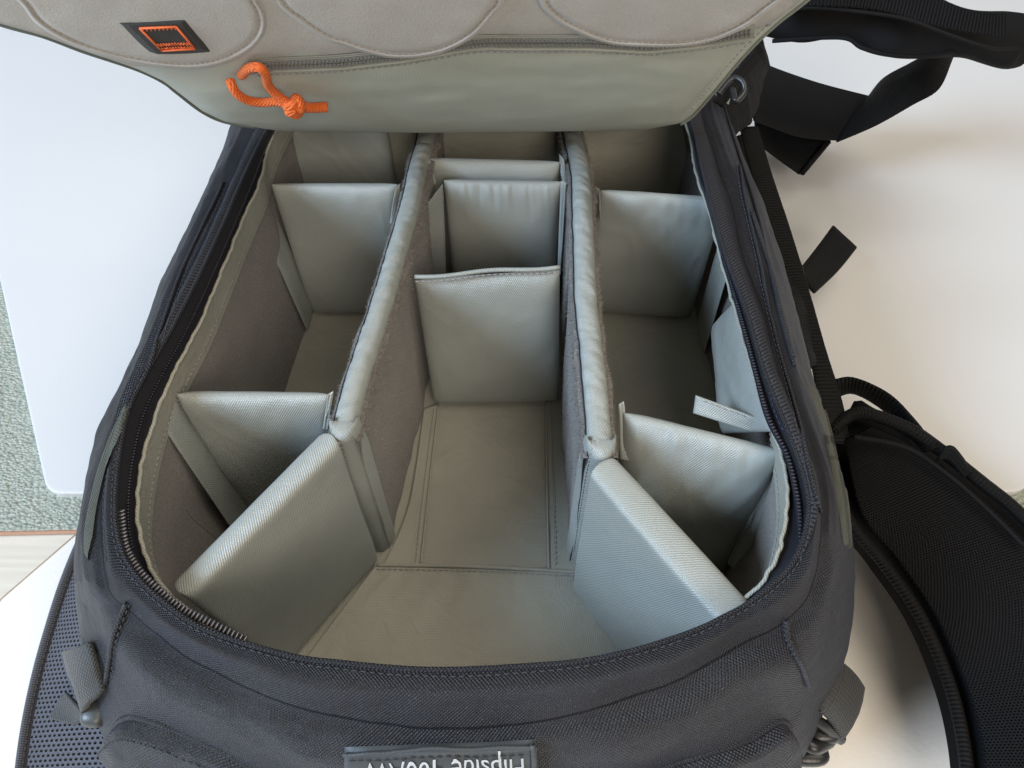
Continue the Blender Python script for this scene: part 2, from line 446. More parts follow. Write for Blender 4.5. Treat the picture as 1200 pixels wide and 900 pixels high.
for i in range(len(rows)):
    for j in range(NL):
        p = rows[i][j]; n = Nn[i][j]
        if n.dot(p-cgrid) < 0: n = -n
        f = min(1, max(0, (i-4)/14)); g = min(1, max(0, (i-16)/6))
        q = Vector((p.x*26, p.y*26, p.z*60))
        s = j/NL*NS; nf = max(.3, 1-abs(s-18.5)/8)
        dsp = (.0026*noise.noise(q)*f + .0010*noise.noise(q*2.2)*f)*nf
        if 12 < s < 25:          # long soft folds running round the near end
            dsp += g*.0022*math.sin(i*.30+noise.noise(Vector((s*.45,0,3)))*5)*min(1,(s-12)/2)*min(1,(25-s)/2)*(.5+.5*noise.noise(Vector((s*.8,i*.05,9))))
        else: dsp += g*.0016*noise.noise(Vector((s*.6, i*.22, 5)))
        dsp += .0004*noise.noise(q*5)
        rows[i][j] = p+n*dsp
me = grid_me('shell', rows, closed_u=True)
for p in me.polygons: pass
# rim band (above the valley) is one part, the body below it another
IV = 16
shell_rim = link('rim_band', grid_me('rim_band', rows[:IV+2], closed_u=True), CORB, bag)
body = link('body_shell', grid_me('body_shell', rows[IV:], closed_u=True), COR, bag)
bv = BVHTree.FromPolygons([v.co.copy() for v in me.vertices], [tuple(p.vertices) for p in me.polygons])
def hit(px, py, off=0.0, zdef=.12):
    d = ray(px, py).normalized(); h = bv.ray_cast(CAM, d)
    if h[0] is None: return at(px, py, zdef)
    n = h[1] if h[1].dot(d) < 0 else -h[1]
    return h[0]+n*off
def hitn(px, py):
    d = ray(px, py).normalized(); h = bv.ray_cast(CAM, d)
    if h[0] is None: return Vector((0,0,1))
    return h[1] if h[1].dot(d) < 0 else -h[1]
# rim edge fold + double stitching
rimedge = [rows[0][j] for j in range(NL)]
tube('edge_piping', [p+Vector((0,0,.0002)) for p in rimedge], .0012, CORB, bag, closed=True, seg=8)
st_row = [rows[3][j].lerp(rows[4][j], .0)+Vector((0,0,.0)) for j in range(NL)]
stitches(st_row[110:460], THRK, bag, r=.0003, lift=.0006)
stitches([rows[IV-3][j] for j in range(30, 185)], THRK, bag, r=.0003, lift=.0006)
# ribbed light edge tape along left and right sides
def rimstrip(j0, j1, i0, i1, off, mat, name):
    rr = []
    for j in range(j0, j1):
        f = max(.12, min(1, (j-j0)/30, (j1-j)/30)); q = []
        for i in range(i0, i1+1):
            x = i0+(i-i0)*f; k = int(x); q.append(rows[k][j].lerp(rows[k+1][j], x-k)+Vector((0,0,off)))
        rr.append(q)
    return link(name, grid_me(name, rr, flip=True), mat, bag)
rimstrip(30, 190, 0, 5, .0007, GROS, 'grosgrain_tape')
rimstrip(372, 560, 0, 9, .0007, GROS, 'grosgrain_tape')

# zipper tape and teeth
LIl = loop(LI, NL)
tp = []
for j in range(NL):
    a = rows[0][j]; b = LIl[j]; r = []
    for k in range(9):
        t = k/8; q = a.lerp(b, t); q.z += -.004*math.sin(math.pi*t)-.001; r.append(q)
    tp.append(r)
link('zipper_tape', grid_me('zipper_tape', [[tp[j][k] for j in range(NL)] for k in range(9)], closed_u=True), TAPE, bag)
def teeth(path, pitch, wx, ly, hz, mat, parent, upv=None, name='zipper_teeth'):
    fr = []; L = 0; nxt = 0
    for i in range(len(path)-1):
        d = (path[i+1]-path[i]); t = d.normalized(); 
        while nxt < L+d.length:
            p = path[i]+t*(nxt-L); u = upv or Vector((0,0,1)); y = t.cross(u).normalized(); z = y.cross(t)
            fr.append((p+z*hz, y*wx, t*ly, z*hz)); nxt += pitch
        L += d.length
    return join_boxes(name, fr, mat, parent)
def tooth_line(f, j0, j1): return [tp[j][0].lerp(tp[j][8], f)+Vector((0,0,-.004*math.sin(math.pi*f)+.0006)) for j in range(j0, j1)]
teeth(tooth_line(.42, 30, 190), .0017, .0010, .00055, .0005, TOOTH, bag)
zl = [at(142,600,.209), at(147,640,.209), at(163,670,.209), at(187,693,.208), at(213,713,.207), at(247,731,.206), at(288,750,.203)]
zl = spline(zl, 120)
teeth(zl, .0019, .0020, .0006, .0006, TOOTHS, bag)
tube('coil_base', [p+Vector((0,0,-.0006)) for p in zl], .0013, TAPE, bag)
zr = spline(px3([(847,300),(863,353),(882,423),(899,487),(922,533),(933,577),(937,610),(937,645),(928,670)], .208), 200)
teeth(zr, .0019, .0011, .0006, .0007, TOOTH, bag)
tube('coil_base', [p+Vector((0,0,-.0006)) for p in zr], .0012, TAPE, bag)
zr2 = spline(px3([(812,163),(816,196),(827,226),(835,250),(847,300)], .209), 80)
teeth(zr2, .0019, .0009, .0006, .0005, TOOTH, bag)
stitches([p+Vector((.004,0,.001)) for p in zr], plain('navy_thread', (.05,.05,.09), .6), bag)

# ------------------------------------------------------------------ interior liner
ZF = .06
FL = []
for p in LIl:
    x = p.x; x2 = x if x < 0 else x+.027*min(1, x/.10)*max(-.2, min(1, (p.y-.18)/.07))
    FL.append(Vector((x2, p.y if p.y > .2 else p.y+.004, ZF)))
lin = []
for i in range(25):
    t = i/24; r = []
    for j in range(NL):
        a = LIl[j]; b = FL[j]; q = a.lerp(b, t)
        if a.x > 0: th_ = 1-(1-t)**5; q.x = a.x+(b.x-a.x)*(t+(th_-t)*max(0,min(1,(a.y-.17)/.07)))
        q += (Vector((cen.x,cen.y,q.z))-q).normalized()*(-.004*math.sin(math.pi*t)+.0022*noise.noise(q*30)*math.sin(math.pi*t))
        r.append(q)
    lin.append(r)
link('side_lining', grid_me('side_lining', lin[3:], closed_u=True), VEL, bag)
link('lining_band', grid_me('lining_band', [[q+(Vector((cen.x,cen.y,q.z))-q).normalized()*.0006 for q in r] for r in lin[:5]], closed_u=True), NYLD, bag)
lb = [p+(Vector((cen.x,cen.y,p.z))-p).normalized()*.001 for p in LIl]
lb = [p+Vector((.0009*noise.noise(p*220), .0009*noise.noise(p*220+Vector((9,0,0))), 0)) for p in lb]
tube('lining_binding', lb, .0010, NYLD, bag, closed=True)
stitches([q+(Vector((cen.x,cen.y,q.z))-q).normalized()*.001 for q in lin[3]], THRD, bag, r=.00025)
# floor of the compartments
def sheet(name, quad, nu, nv, mat, parent, z=None, amp=.0012, fr=40, fn=None):
    A, B, C, D = [Vector(q) for q in quad]; rr = []
    for i in range(nv+1):
        r = []
        for j in range(nu+1):
            u, v = j/nu, i/nv; p = A.lerp(B, u).lerp(D.lerp(C, u), v)
            n = amp*noise.noise(p*fr)
            if fn: n += fn(u, v, p)
            r.append(p+Vector((0,0,n)))
        rr.append(r)
    return link(name, grid_me(name, rr), mat, parent)
sheet('floor_lining', [(-.19,.53,ZF),(.17,.53,ZF),(.17,.08,ZF),(-.19,.08,ZF)], 120, 120, NYLD, bag, amp=.0012, fr=35)
sheet('far_lining', [(-.175,.500,.20),(.16,.500,.20),(.16,.502,ZF),(-.175,.502,ZF)], 60, 30, NYLD, bag, amp=.001)
# near floor flap with welted seam and gathers
def gath(u, v, p): return .0022*noise.noise(Vector((u*13+v*2.5, v*1.2, 4)))*math.exp(-v*3.2)*min(1, v*12)+.0012*noise.noise(Vector((u*4, v*3, 1)))
a, b = at(441,662,.065), at(682,671,.065)
sheet('floor_flap', [a, b, at(790,850,.064), at(300,850,.064)], 90, 50, NYLD, bag, amp=.0, fn=gath)
tube('welt', [a, (a+b)/2+Vector((0,.001,.0006)), b], .0013, NYLD, bag, n=40)
stitches(spline([a+Vector((0,-.003,.0005)), (a+b)/2+Vector((0,-.002,.001)), b+Vector((0,-.003,.0005))], 40), THRD, bag)
# floor seam strips either side of the centre channel
def strip(name, A, B, z, mat, n=30):
    rr = [[x.lerp(y, k/4)+Vector((0,0,.0004*noise.noise(x*90))) for k in range(5)] for x, y in zip(spline(px3(A, z), n), spline(px3(B, z), n))]
    return link(name, grid_me(name, rr), mat, bag)
strip('seam_strip', [(497,480),(480,590),(450,662)], [(514,474),(504,560),(493,661)], .0635, NYLD)
strip('seam_strip', [(640,470),(641,560),(643,667)], [(659,470),(668,560),(684,670)], .0635, NYLD)
for pth in ([(514,474),(504,560),(493,661)], [(640,470),(641,560),(643,667)]):
    tube('welt', px3(pth, .064), .0008, NYLD, bag, n=30)
for pth in ([(509,478),(498,560),(487,659)], [(646,472),(648,560),(651,667)], [(505,300),(512,420)]):
    stitches(spline(px3(pth, .0643), 30), THRD, bag)

# ------------------------------------------------------------------ padded dividers
GRP = 'padded dividers set in the backpack'
def slab_me(TL, TR, BR, BL, th, wr=.0015, gather=.0, gfreq=9, seed=0, nu=70, nv=60, pw=9, topcurve=None, bulge=0.0, face=None, name='pad', crease=0.0):
    TL, TR, BR, BL = [Vector(q) for q in (TL, TR, BR, BL)]
    fr = []; bk = []
    n0 = (TR-TL).cross(BL-TL).normalized()
    if n0.dot(CAM-TL) < 0: n0 = -n0
    for i in range(nv+1):
        a = []; b = []
        for j in range(nu+1):
            u = .5-.5*math.cos(math.pi*j/nu); v = .5-.5*math.cos(math.pi*i/nv)
            p = TL.lerp(TR, u).lerp(BL.lerp(BR, u), v)
            if topcurve: p += Vector((0,0,topcurve(u)*(1-v)**2))
            e = (max(0, 1-abs(2*u-1)**pw))**.5*(max(0, 1-abs(2*v-1)**pw))**.5
            S = Vector((seed*3.1, seed*1.7, 0))
            w = noise.noise(Vector((u*2.6+v*1.6, v*2.6-u*1.2, 0))+S)*wr + noise.noise(Vector((u*8+v*5, v*3.5, 2))+S)*wr*.35
            w *= .55
            rg = 1-abs(noise.noise(Vector((u*3.2-v*2.2, v*2.0+u*1.0, 7))+S))*3.2
            w += max(0, rg)**5*crease*.25
            g = gather*(.75*noise.noise(Vector((u*gfreq+v*2, v*1.6, 5))+S)+.6*noise.noise(Vector((u*gfreq*2.6-v*3, v*2, 8))+S)-.35*abs(noise.noise(Vector((u*gfreq*1.7, v*2, 3))+S)))*math.exp(-v*13)*min(1, v*40+.3)
            tt = th/2*e
            b0 = bulge*e*math.sin(math.pi*u)*math.sin(math.pi*min(1,v*1.1))
            a.append(p+n0*(tt+(w+g)*e+b0)); b.append(p-n0*(tt+(w*.5)*e+b0*.6))
        fr.append(a); bk.append(b)
    me1 = grid_me(name, fr); me2 = grid_me(name, bk, flip=True)
    for d_ in me2.uv_layers[0].data: d_.uv[1] = -d_.uv[1]
    bm = bmesh.new(); bm.from_mesh(me1); bm.from_mesh(me2)
    bmesh.ops.remove_doubles(bm, verts=bm.verts, dist=.00002); bmesh.ops.recalc_face_normals(bm, faces=bm.faces)
    bm.to_mesh(me1); bm.free(); bpy.data.meshes.remove(me2)
    return me1, fr, n0
def flap(parent, quad, th=.0012, wr=.0014, seed=0, mat=None, stitch=True, name='end_flap'):
    me, fr, n = slab_me(*quad, th, wr=wr, seed=seed, nu=14, nv=36, pw=12, name=name)
    o = link(name, me, mat or NYL, parent)
    if stitch:
        j = 3; stitches([fr[i][j]+n*.0004 for i in range(2, 35)], THRD, parent, up=n, r=.00025)
    return o
def divider(label, TL, TR, BR, BL, th=.013, seed=0, mat=None, seam=True, **kw):
    c = (BL+BR)/2 if isinstance(BL, Vector) else Vector(BL)
    t = thing('padded_divider', label, 'padded divider', (c.x, c.y, ZF+.001), GRP)
    me, fr, n = slab_me(TL, TR, BR, BL, th, seed=seed, name='pad', **kw)
    link('pad', me, mat or NYL, t)
    t['_'] = 0; del t['_']
    return t, fr, n
V3 = Vector
# long walls A and B
def fuzz(pts_fn, n, parent, ln=.0024, name='loop_fibres'):
    V = []; F = []
    for k in range(n):
        p, nn = pts_fn(random.random(), random.random())
        d = (nn+V3((random.uniform(-1,1),random.uniform(-1,1),random.uniform(-1,1)))*.9).normalized()
        s = d.cross(V3((random.random(),random.random(),random.random()))).normalized()*.00011
        q = p+d*ln*random.uniform(.3,1); m = p.lerp(q,.6)+s*random.uniform(-3,3)
        b = len(V); V += [p-s, p+s, m+s, m-s, q]; F += [(b,b+1,b+2,b+3),(b+3,b+2,b+4)]
    me = bpy.data.meshes.new(name); me.from_pydata([tuple(v) for v in V], [], F)
    link(name, me, FUZZ, parent, kind='stuff')
def wall(label, ctr, th, seed, side_light):
    """long divider standing along a centre curve; ctr = [(x, y, ztop)] from far to near"""
    t = thing('long_divider', label, 'padded divider', (ctr[len(ctr)//2][0], ctr[len(ctr)//2][1], ZF+.001), GRP)
    N = 240; C = spline(ctr, N)
    prof = [(-1,-.0145),(-1.0,-.008),(-.98,-.004),(-.86,-.0012),(-.6,.0006),(-.3,.0014),(0,.0017),(.3,.0014),(.6,.0006),(.86,-.0012),(.98,-.004),(1.0,-.008),(1,-.0145)]
    cap = []; sidesL = []; sidesR = []
    for i, p in enumerate(C):
        tt = (C[min(i+1,N)]-C[max(i-1,0)]); tt.z = 0; tt.normalize(); s = V3((-tt.y, tt.x, 0)); s = s if s.x > 0 else -s
        w = th/2*(1+.07*noise.noise(V3((i*.11,seed,0))))
        r = []
        for k, (a, dz) in enumerate(prof):
            ww = 0
            if 2 < k < 10: ww = .0011*noise.noise(V3((i*.22+k*.30*side_light, k*.25, seed)))-.0012*abs(noise.noise(V3((i*.34+k*.42*side_light,k*.22,seed+4))))+.0005*noise.noise(V3((i*.9+k*.8*side_light,k*.4,seed+4)))
            r.append(p+s*a*w+V3((0,0,dz+ww)))
        cap.append(r)
        for S, sg in ((sidesL,-1),(sidesR,1)):
            r = []
            for k in range(20):
                v = (k/19)**1.7; z = p.z-.005-(p.z-.005-ZF-.001)*v
                bul = -.0022 if k == 0 else .0016*math.exp(-v/.2)
                q = V3((p.x, p.y, z))+s*sg*(w+.0008+bul+.0015*noise.noise(V3((i*.06, v*3, seed+sg))))
                r.append(q)
            S.append(r)
    link('top_sleeve', grid_me('top_sleeve', cap), NYL, t)
    for S, sg in ((sidesL,-1),(sidesR,1)):
        link('loop_panel', grid_me('loop_panel', S), VEL, t)
        link
        cs = [cap[i][2 if sg*(cap[i][2]-C[i]).dot(S[i][5]-C[i])*sg > 0 else 10] for i in range(N+1)]
        tube('piping', [c_+(c_-C[i]).normalized()*.0003+V3((0,0,.0006)) for i, c_ in enumerate(cs)], .00045, PIPE, t, seg=6)
        def f(u, v, S=S, sg=sg):
            i = int(u*(N-1)); k = int((v**2.4)*18); return S[i][k].lerp(S[i+1][k+1], random.random()), V3((sg,0,.25))
        fuzz(f, 7000, t)
    # near end: sewn nylon edge closing the wall
    e = C[-1]; d = (C[-1]-C[-3]).normalized(); s = V3((-d.y,d.x,0)); s = s if s.x > 0 else -s
    rr = []
    for k in range(26):
        v = k/25; z = e.z+.0012-(e.z-ZF)*v; r = []
        for m in range(9):
            a = math.pi*m/8; r.append(V3((e.x,e.y,z))-s*math.cos(a)*(th/2+.0014+.0016*min(1, v*6))+d*math.sin(a)*(.004+.001*noise.noise(V3((v*6,m*.4,seed))))-d*.009*(1-math.sin(a)))
        rr.append(r)
    top0 = [e-s*math.cos(math.pi*m/8)*th/2*.9-d*.006+V3((0,0,.0016)) for m in range(9)]
    rr = [top0, [a_.lerp(b_, .6)+V3((0,0,.0018)) for a_, b_ in zip(top0, rr[0])]]+rr
    link('end_sleeve', grid_me('end_sleeve', rr), NYL, t)
    stitches([rr[k][6]+d*.0005 for k in range(1,25)], THRD, t, up=-s*(-1), r=.00028)
    stitches([rr[k][2]+d*.0005 for k in range(1,25)], THRD, t, up=V3((1,0,0)), r=.00028)
    return t
def wp(px, py, z): v = at(px, py, z); return V3((v.x, v.y, z))
A = [V3((-.060,.512,.188)), V3((-.062,.46,.190)), wp(489,192,.197), wp(480,235,.2), wp(464,290,.201), wp(448,345,.201), wp(430,400,.201), wp(414,450,.2), wp(400,508,.198)]
B = [V3((.040,.512,.188)), V3((.0445,.455,.190)), wp(681,200,.197), wp(683,245,.2), wp(685,290,.2), wp(687,345,.2), wp(693,400,.2), wp(698,450,.2), wp(705,530,.198)]
wA = wall('long pale ridged wall left of the central channel with grey loop fabric sides', A, .0125, 1, 1)
wB = wall('long pale ridged wall right of the central channel, bluish along its top', B, .0130, 2, -1)

def q4(tl, tr, br, bl, zt, zb=ZF+.002): return at(*tl, zt), at(*tr, zt), at(*br, zb), at(*bl, zb)
def vert(tl, tr, zt, zb=ZF+.002, lean=0.0, inset=0.0):
    """a divider standing upright under its top edge"""
    a, b = at(*tl, zt), at(*tr, zt)
    e = (b-a).normalized()*inset
    return a, b, V3((b.x, b.y+lean, zb))-e, V3((a.x, a.y+lean, zb))+e
# near diagonals
TL, TR = at(208,693,.193), at(389,509,.200)
C_, fr, n = divider('broad padded divider slanting across the near left corner below the channel', TL, TR, V3((TR.x+.001,TR.y-.004,.062)), V3((TL.x+.01,TL.y+.004,.062)), .0145, 11, NYL, wr=.0018, nu=90, nv=70, pw=40, bulge=.001)
stitches([fr[i][-6]+n*.0006 for i in range(4,60)], THRD, C_, up=n)
TL, TR = at(704,541,.200), at(866,719,.197)
D_, fr, n = divider('broad bluish padded divider slanting across the near right corner', TL, TR, V3((TR.x-.012,TR.y+.004,.062)), V3((TL.x,TL.y-.006,.062)), .018, 12, NYL, wr=.0012, nu=90, nv=70, pw=60, bulge=.0005)
stitches([fr[i][6]+n*.0006 for i in range(4,60)], THRD, D_, up=n)
# left side
E_, fr, n = divider('far left padded divider, upper one of the left row, wrinkled at its foot', *vert((318,216),(466,216), .190, inset=.0), .013, 13, wr=.0022, gather=.0016, gfreq=6, crease=.0016)
flap(E_, (at(307,214,.188), at(296,244,.183), at(360,388,.064), at(368,357,.066)), seed=3)
flap(E_, (at(463,222,.196), at(469,215,.197), at(462,262,.17), at(457,262,.17)), seed=4, stitch=False)
F_, fr, n = divider('padded divider in the left row just behind the slanting corner one', *vert((207,462),(386,463), .192), .014, 14, wr=.0022, gather=.0022, gfreq=6, crease=.0015)
flap(F_, (at(203,460,.192), at(194,505,.183), at(285,640,.064), at(296,590,.066)), seed=5)
flap(F_, (at(384,462,.195), at(391,458,.196), at(384,503,.175), at(378,503,.175)), seed=6, stitch=False)
G_, fr, n = divider('shaded padded divider at the far left end under the raised lid', *vert((322,140),(452,136), .188), .014, 15, wr=.003, gather=.002, gfreq=4, crease=.003)
flap(G_, (at(322,150,.19), at(311,200,.17), at(345,235,.10), at(352,190,.10)), seed=7)
#flap(G_, (at(446,150,.19), at(470,165,.17), at(462,215,.12), at(447,190,.12)), seed=8, stitch=False)
# centre channel
H_, fr, n = divider('square padded divider with stitched top edge, nearest in the central channel', at(486,329,.186), at(656,317,.188), at(655,468,.064), at(508,470,.064), .013, 16, wr=.0016, gather=.0008, gfreq=8, nu=80, nv=70, pw=9, crease=.0012, bulge=.002)
ed = [at(486+170*t, 324.5-12*t+1.5*math.sin(t*9), .193) for t in [k/30 for k in range(31)]]
tube('top_welt', ed, .0014, NYL, H_); stitches([p+V3((0,-.0035,-.0002)) for p in ed], THRL, H_, up=V3((0,-.5,.86)))
I_, fr, n = divider('padded divider with gathered top edge, second in the central channel', *vert((520,211),(658,213), .189), .013, 17, wr=.0012, gather=.0042, gfreq=9, nu=90, nv=70, crease=.0008, bulge=.002)
flap(I_, (at(519,215,.189), at(500,240,.182), at(508,330,.10), at(523,330,.10)), seed=9)
flap(I_, (at(657,212,.19), at(664,214,.19), at(657,322,.12), at(653,322,.12)), seed=10, stitch=False)
J_, fr, n = divider('narrowly seen padded divider, farthest across the central channel', *vert((500,186),(656,190), .189), .015, 18, wr=.0012, gather=.0012, gfreq=5, bulge=.001)
flap(J_, (at(497,180,.192), at(503,188,.192), at(511,216,.175), at(506,216,.175)), seed=11, stitch=False)
flap(J_, (at(655,180,.192), at(660,186,.192), at(666,218,.175), at(660,218,.175)), seed=12, stitch=False)
# right side
K_, fr, n = divider('far right padded divider with creased top beside the zip', at(704,223,.188), at(850,233,.188), V3((.143,.405,.062)), V3((.0555,.413,.062)), .013, 19, wr=.0028, gather=.0028, gfreq=6, crease=.0024)
flap(K_, (V3((.146,.40,.180)), V3((.148,.372,.165)), V3((.1475,.365,.064)), V3((.1465,.398,.064))), seed=13)
flap(K_, (at(698,219,.192), at(703,222,.192), at(704,258,.165), at(700,250,.165)), seed=14, stitch=False)
M_, fr, n = divider('plump wrinkled padded divider in the right row behind the near corner one', at(731,484,.190), at(916,530,.192), V3((.135,.19,.062)), V3((.062,.205,.062)), .017, 20, wr=.004, gather=.006, gfreq=6, nu=90, nv=80, pw=7, bulge=.004, crease=.002)
flap(M_, (at(725,474,.194), at(731,470,.194), at(737,540,.165), at(727,538,.165)), seed=15, stitch=False)
flap(M_, (at(912,528,.192), at(921,540,.182), at(868,672,.085), at(852,660,.085)), seed=16)
# divider folded flat against the right wall
L_, fr, n = divider('bluish padded divider folded flat against the right inner wall', at(866,350,.199), at(908,506,.199), at(848,508,.15), at(838,380,.14), .010, 21, wr=.0018, gather=.001, gfreq=4, bulge=.002, crease=.001)
flap(L_, (at(815,463,.190), at(889,490,.192), at(884,507,.182), at(812,484,.182)), th=.0028, wr=.0003, seed=17, name='folded_tab', stitch=False)
stitches([at(820+60*t, 469+22*t, .1915) for t in [k/12 for k in range(13)]], THRD, L_)

# ------------------------------------------------------------------ lid
LA = V3((0,.415,.228)); LB = V3((0,.360,.345)); ld = (LB-LA).normalized(); ln_ = V3((0, -ld.z, ld.y))
if ln_.dot(CAM-LA) < 0: ln_ = -ln_
def L(px, py, off=0.0):
    d = ray(px, py); t = (LA+ln_*off-CAM).dot(ln_)/d.dot(ln_); return CAM+d*t
def interp(tab, x):
    if x <= tab[0][0]: return tab[0][1]
    for (a, b), (c, d) in zip(tab, tab[1:]):
        if x <= c: return b+(d-b)*(x-a)/(c-a)
    return tab[-1][1]
LX = [(-150,-330),(-60,-200),(0,-75),(28,0),(42,50),(60,98),(80,158),(95,190),(108,207),(130,236),(142,262),(149,300),(153,330)]
RX = [(-150,1130),(-60,1015),(0,945),(25,913),(50,886),(75,863),(110,834),(135,812),(145,798),(149,775),(153,755)]
lidrows = {}
def lidgrid(y0, y1, nv, nu, sgn, tfront, tback):
    fr = []; bk = []
    for i in range(nv+1):
        v = i/nv; v = .5-.5*math.cos(math.pi*v); y = y0+(y1-y0)*v; xl, xr = interp(LX, y), interp(RX, y); a = []; b = []
        for j in range(nu+1):
            u = .5-.5*math.cos(math.pi*j/nu); x = xl+(xr-xl)*u
            yy = y+2.5*math.sin(u*math.pi*1.0+.3)*max(0,(y-120)/33)
            e = (max(0, 1-abs(2*u-1)**14))**.5*(max(0, 1-max(0,2*v-1)**8))**.5
            p = L(x, yy)
            w = .0012*noise.noise(V3((x*.010, yy*.05, 2)))+.0005*noise.noise(V3((x*.03+yy*.02, yy*.09, 5)))*(1 if y > 60 else .3)
            a.append(L(x, yy, tfront*e-tfront+w*e)); b.append(L(x, yy, -tfront)-ln_*tback*e)
        fr.append(a); bk.append(b)
    return fr, bk
fr, bk = lidgrid(-150, 153, 90, 110, 1, .007, .014)
me1 = grid_me('lid', fr); me2 = grid_me('lid', bk, flip=True)
bm = bmesh.new(); bm.from_mesh(me1); bm.from_mesh(me2); bmesh.ops.remove_doubles(bm, verts=bm.verts, dist=.00002)
bmesh.ops.recalc_face_normals(bm, faces=bm.faces); bm.to_mesh(me1); bm.free()
lid = link('lid', me1, LIDN, bag)
# cloth hinge from lid foot back to the far end of the bag
hr = []
for i in range(13):
    t = i/12; r = []
    for j in range(31):
        u = j/30; a = L(330+425*u, 140, -.018); b = V3((-.15+.27*u, .53, .205)); q = a.lerp(b, t); q.z -= .01*math.sin(math.pi*t); r.append(q)
    hr.append(r)
link('hinge_cloth', grid_me('hinge_cloth', hr), COR, bag)
def plate(name, outline, off, th, mat, parent, welt=None, wr_=.0011, n=90, st=None, fix=None):
    P = [V3((x, y, 0)) for x, y in outline]; S = spline(P, n, True)
    bm = bmesh.new(); top = [bm.verts.new(L(p.x, p.y, off+th)) for p in S]; bot = [bm.verts.new(L(p.x, p.y, off-.004)) for p in S]
    bm.faces.new(top)
    for i in range(n): bm.faces.new((top[i], top[(i+1) % n], bot[(i+1) % n], bot[i]))
    bmesh.ops.triangulate(bm, faces=[f for f in bm.faces if len(f.verts) > 4])
    bmesh.ops.recalc_face_normals(bm, faces=bm.faces)
    me = bpy.data.meshes.new(name); bm.to_mesh(me); bm.free()
    o = link(name, me, mat, parent, smooth=False)
    return o, S
# suede base above zipper
zc = [(250,84),(310,77),(400,73),(480,64),(557,50),(633,50),(683,50),(760,54),(820,48),(882,38)]
def zy(x): return interp(zc, x)
def lidsheet(name, y_top, ybot, xl, xr, off, mat, nu=80, nv=24, drop=.0, zof=0):
    rr = []
    for i in range(nv+1):
        v = i/nv; r = []
        for j in range(nu+1):
            u = j/nu; x = xl+(xr-xl)*u; yb = ybot(x); y = y_top+(yb-y_top)*v
            x0, x1 = interp(LX, y)+3, interp(RX, y)-5; x = min(max(x, x0), x1)
            dd = .0
            if v > .93: dd = -.003*((v-.93)/.07)
            r.append(L(x, y, off+dd+.0006*noise.noise(V3((x*.03, y*.06, 3)))))
        rr.append(r)
    return link(name, grid_me(name, rr), mat, lid)
lidsheet('suede_panel', -130, lambda x: min(zy(x)-6, 200), -250, 1040, .0024, SUE)
lobes = [
 [(300,-5),(309,12),(313,28),(309,44),(294,60),(267,74),(233,81),(187,79),(133,69),(84,53),(45,31),(27,10),(5,-30),(60,-110),(200,-130),(280,-80)],
 [(320,-3),(350,27),(383,48),(400,53),(427,62),(460,69),(500,67),(533,57),(560,40),(580,17),(592,0),(600,-60),(540,-120),(430,-130),(330,-70)],
 [(628,-3),(647,23),(677,40),(707,51),(733,55),(790,56),(833,50),(872,34),(900,14),(925,-8),(960,-60),(880,-130),(700,-130),(620,-70)]]
for lb_ in lobes:
    S = spline([V3((x,y,0)) for x, y in lb_], 120, True)
    cx = sum(p.x for p in S)/120; cy = sum(p.y for p in S)/120; rr = []
    for k in range(26):
        t = 1-k/25.0; r = []
        for p in S:
            x, y = cx+(p.x-cx)*t, cy+(p.y-cy)*t
            h = .0018+.0032*(1-t**18)+.0006*(1-t**2)+.0004*noise.noise(V3((x*.05,y*.1,1)))
            if t > .965: h -= .003*((t-.965)/.035)
            elif t > .93: h += .0011*math.sin(math.pi*(t-.93)/.035)
            r.append(L(x, y, h))
        rr.append(r)
    # finer rings near the rim
    ts = [1,.99,.98,.972,.962,.953,.945,.935,.925,.91,.89,.86,.8,.7,.55,.4,.2,0.01]; rr = []
    for t in ts:
        r = []
        for p in S:
            x, y = cx+(p.x-cx)*t, cy+(p.y-cy)*t
            e = max(0,min(1,(1-t)/.03)); h = .0005+.0045*(e*(2-e))
            d = (t-.935)/.018; h -= .0014*math.exp(-d*d)
            h += .0007*noise.noise(V3((x*.02,y*.05,1)))
            r.append(L(x, y, h))
        rr.append(r)
    link('suede_lobe', grid_me('suede_lobe', rr, closed_u=True), SUE, lid)
    stitches([L(cx+(p.x-cx)*.935, cy+(p.y-cy)*.935, .0040) for p in S+[S[0]]], plain('taupe_thread', (.33,.29,.25), .8), lid, up=ln_, r=.0003, ln=.002)
# lid zipper
def zpath(x0, x1, dy, off, n=120): 
    return spline([L(x0+(x1-x0)*k/24, zy(x0+(x1-x0)*k/24)+dy, off) for k in range(25)], n)
lz = zpath(300, 882, 0, .0012)
rr = []
for k in range(7):
    rr.append(zpath(290, 884, -9+3*k, .0008+.0006*math.sin(math.pi*k/6)))
link('zip_tape', grid_me('zip_tape', rr), fabric('pale_zip_tape', (.34,.335,.29), 'rib', .0012, .0002, .6, .05, contrast=.4), lid)
for dy in (-2.6, 2.0): teeth(zpath(300, 882, dy-.5, .0016), .0021, .0008, .0006, .0006, ZGREY, lid, upv=ln_)
tube('welt', zpath(300, 884, 7.5, .0013), .0008, fabric('pale_welt', (.36,.36,.31), 'twill', .0012), lid)
stitches(zpath(300, 884, 10.5, .0008), THRD, lid, up=ln_)
# dark/pale piping along the lid edge
edl = [L(interp(LX, y), y, -.006) for y in (-120,-60,0,28,42,60,80,95,108,130,142,149)]
tube('edge_piping', edl, .0013, fabric('sage_binding', (.13,.145,.115), 'plain', .0012), lid, n=120)
edr = [L(interp(RX, y), y, -.006) for y in (-120,-60,0,25,50,75,110,135,145)]
tube('edge_piping', edr, .0014, fabric('sage_binding_pale', (.28,.30,.25), 'plain', .0012), lid, n=100)
stitches(spline([L(interp(RX, y)-9, y, .0004) for y in (-60,0,25,50,75,110,135)], 80), THRD, lid, up=ln_)
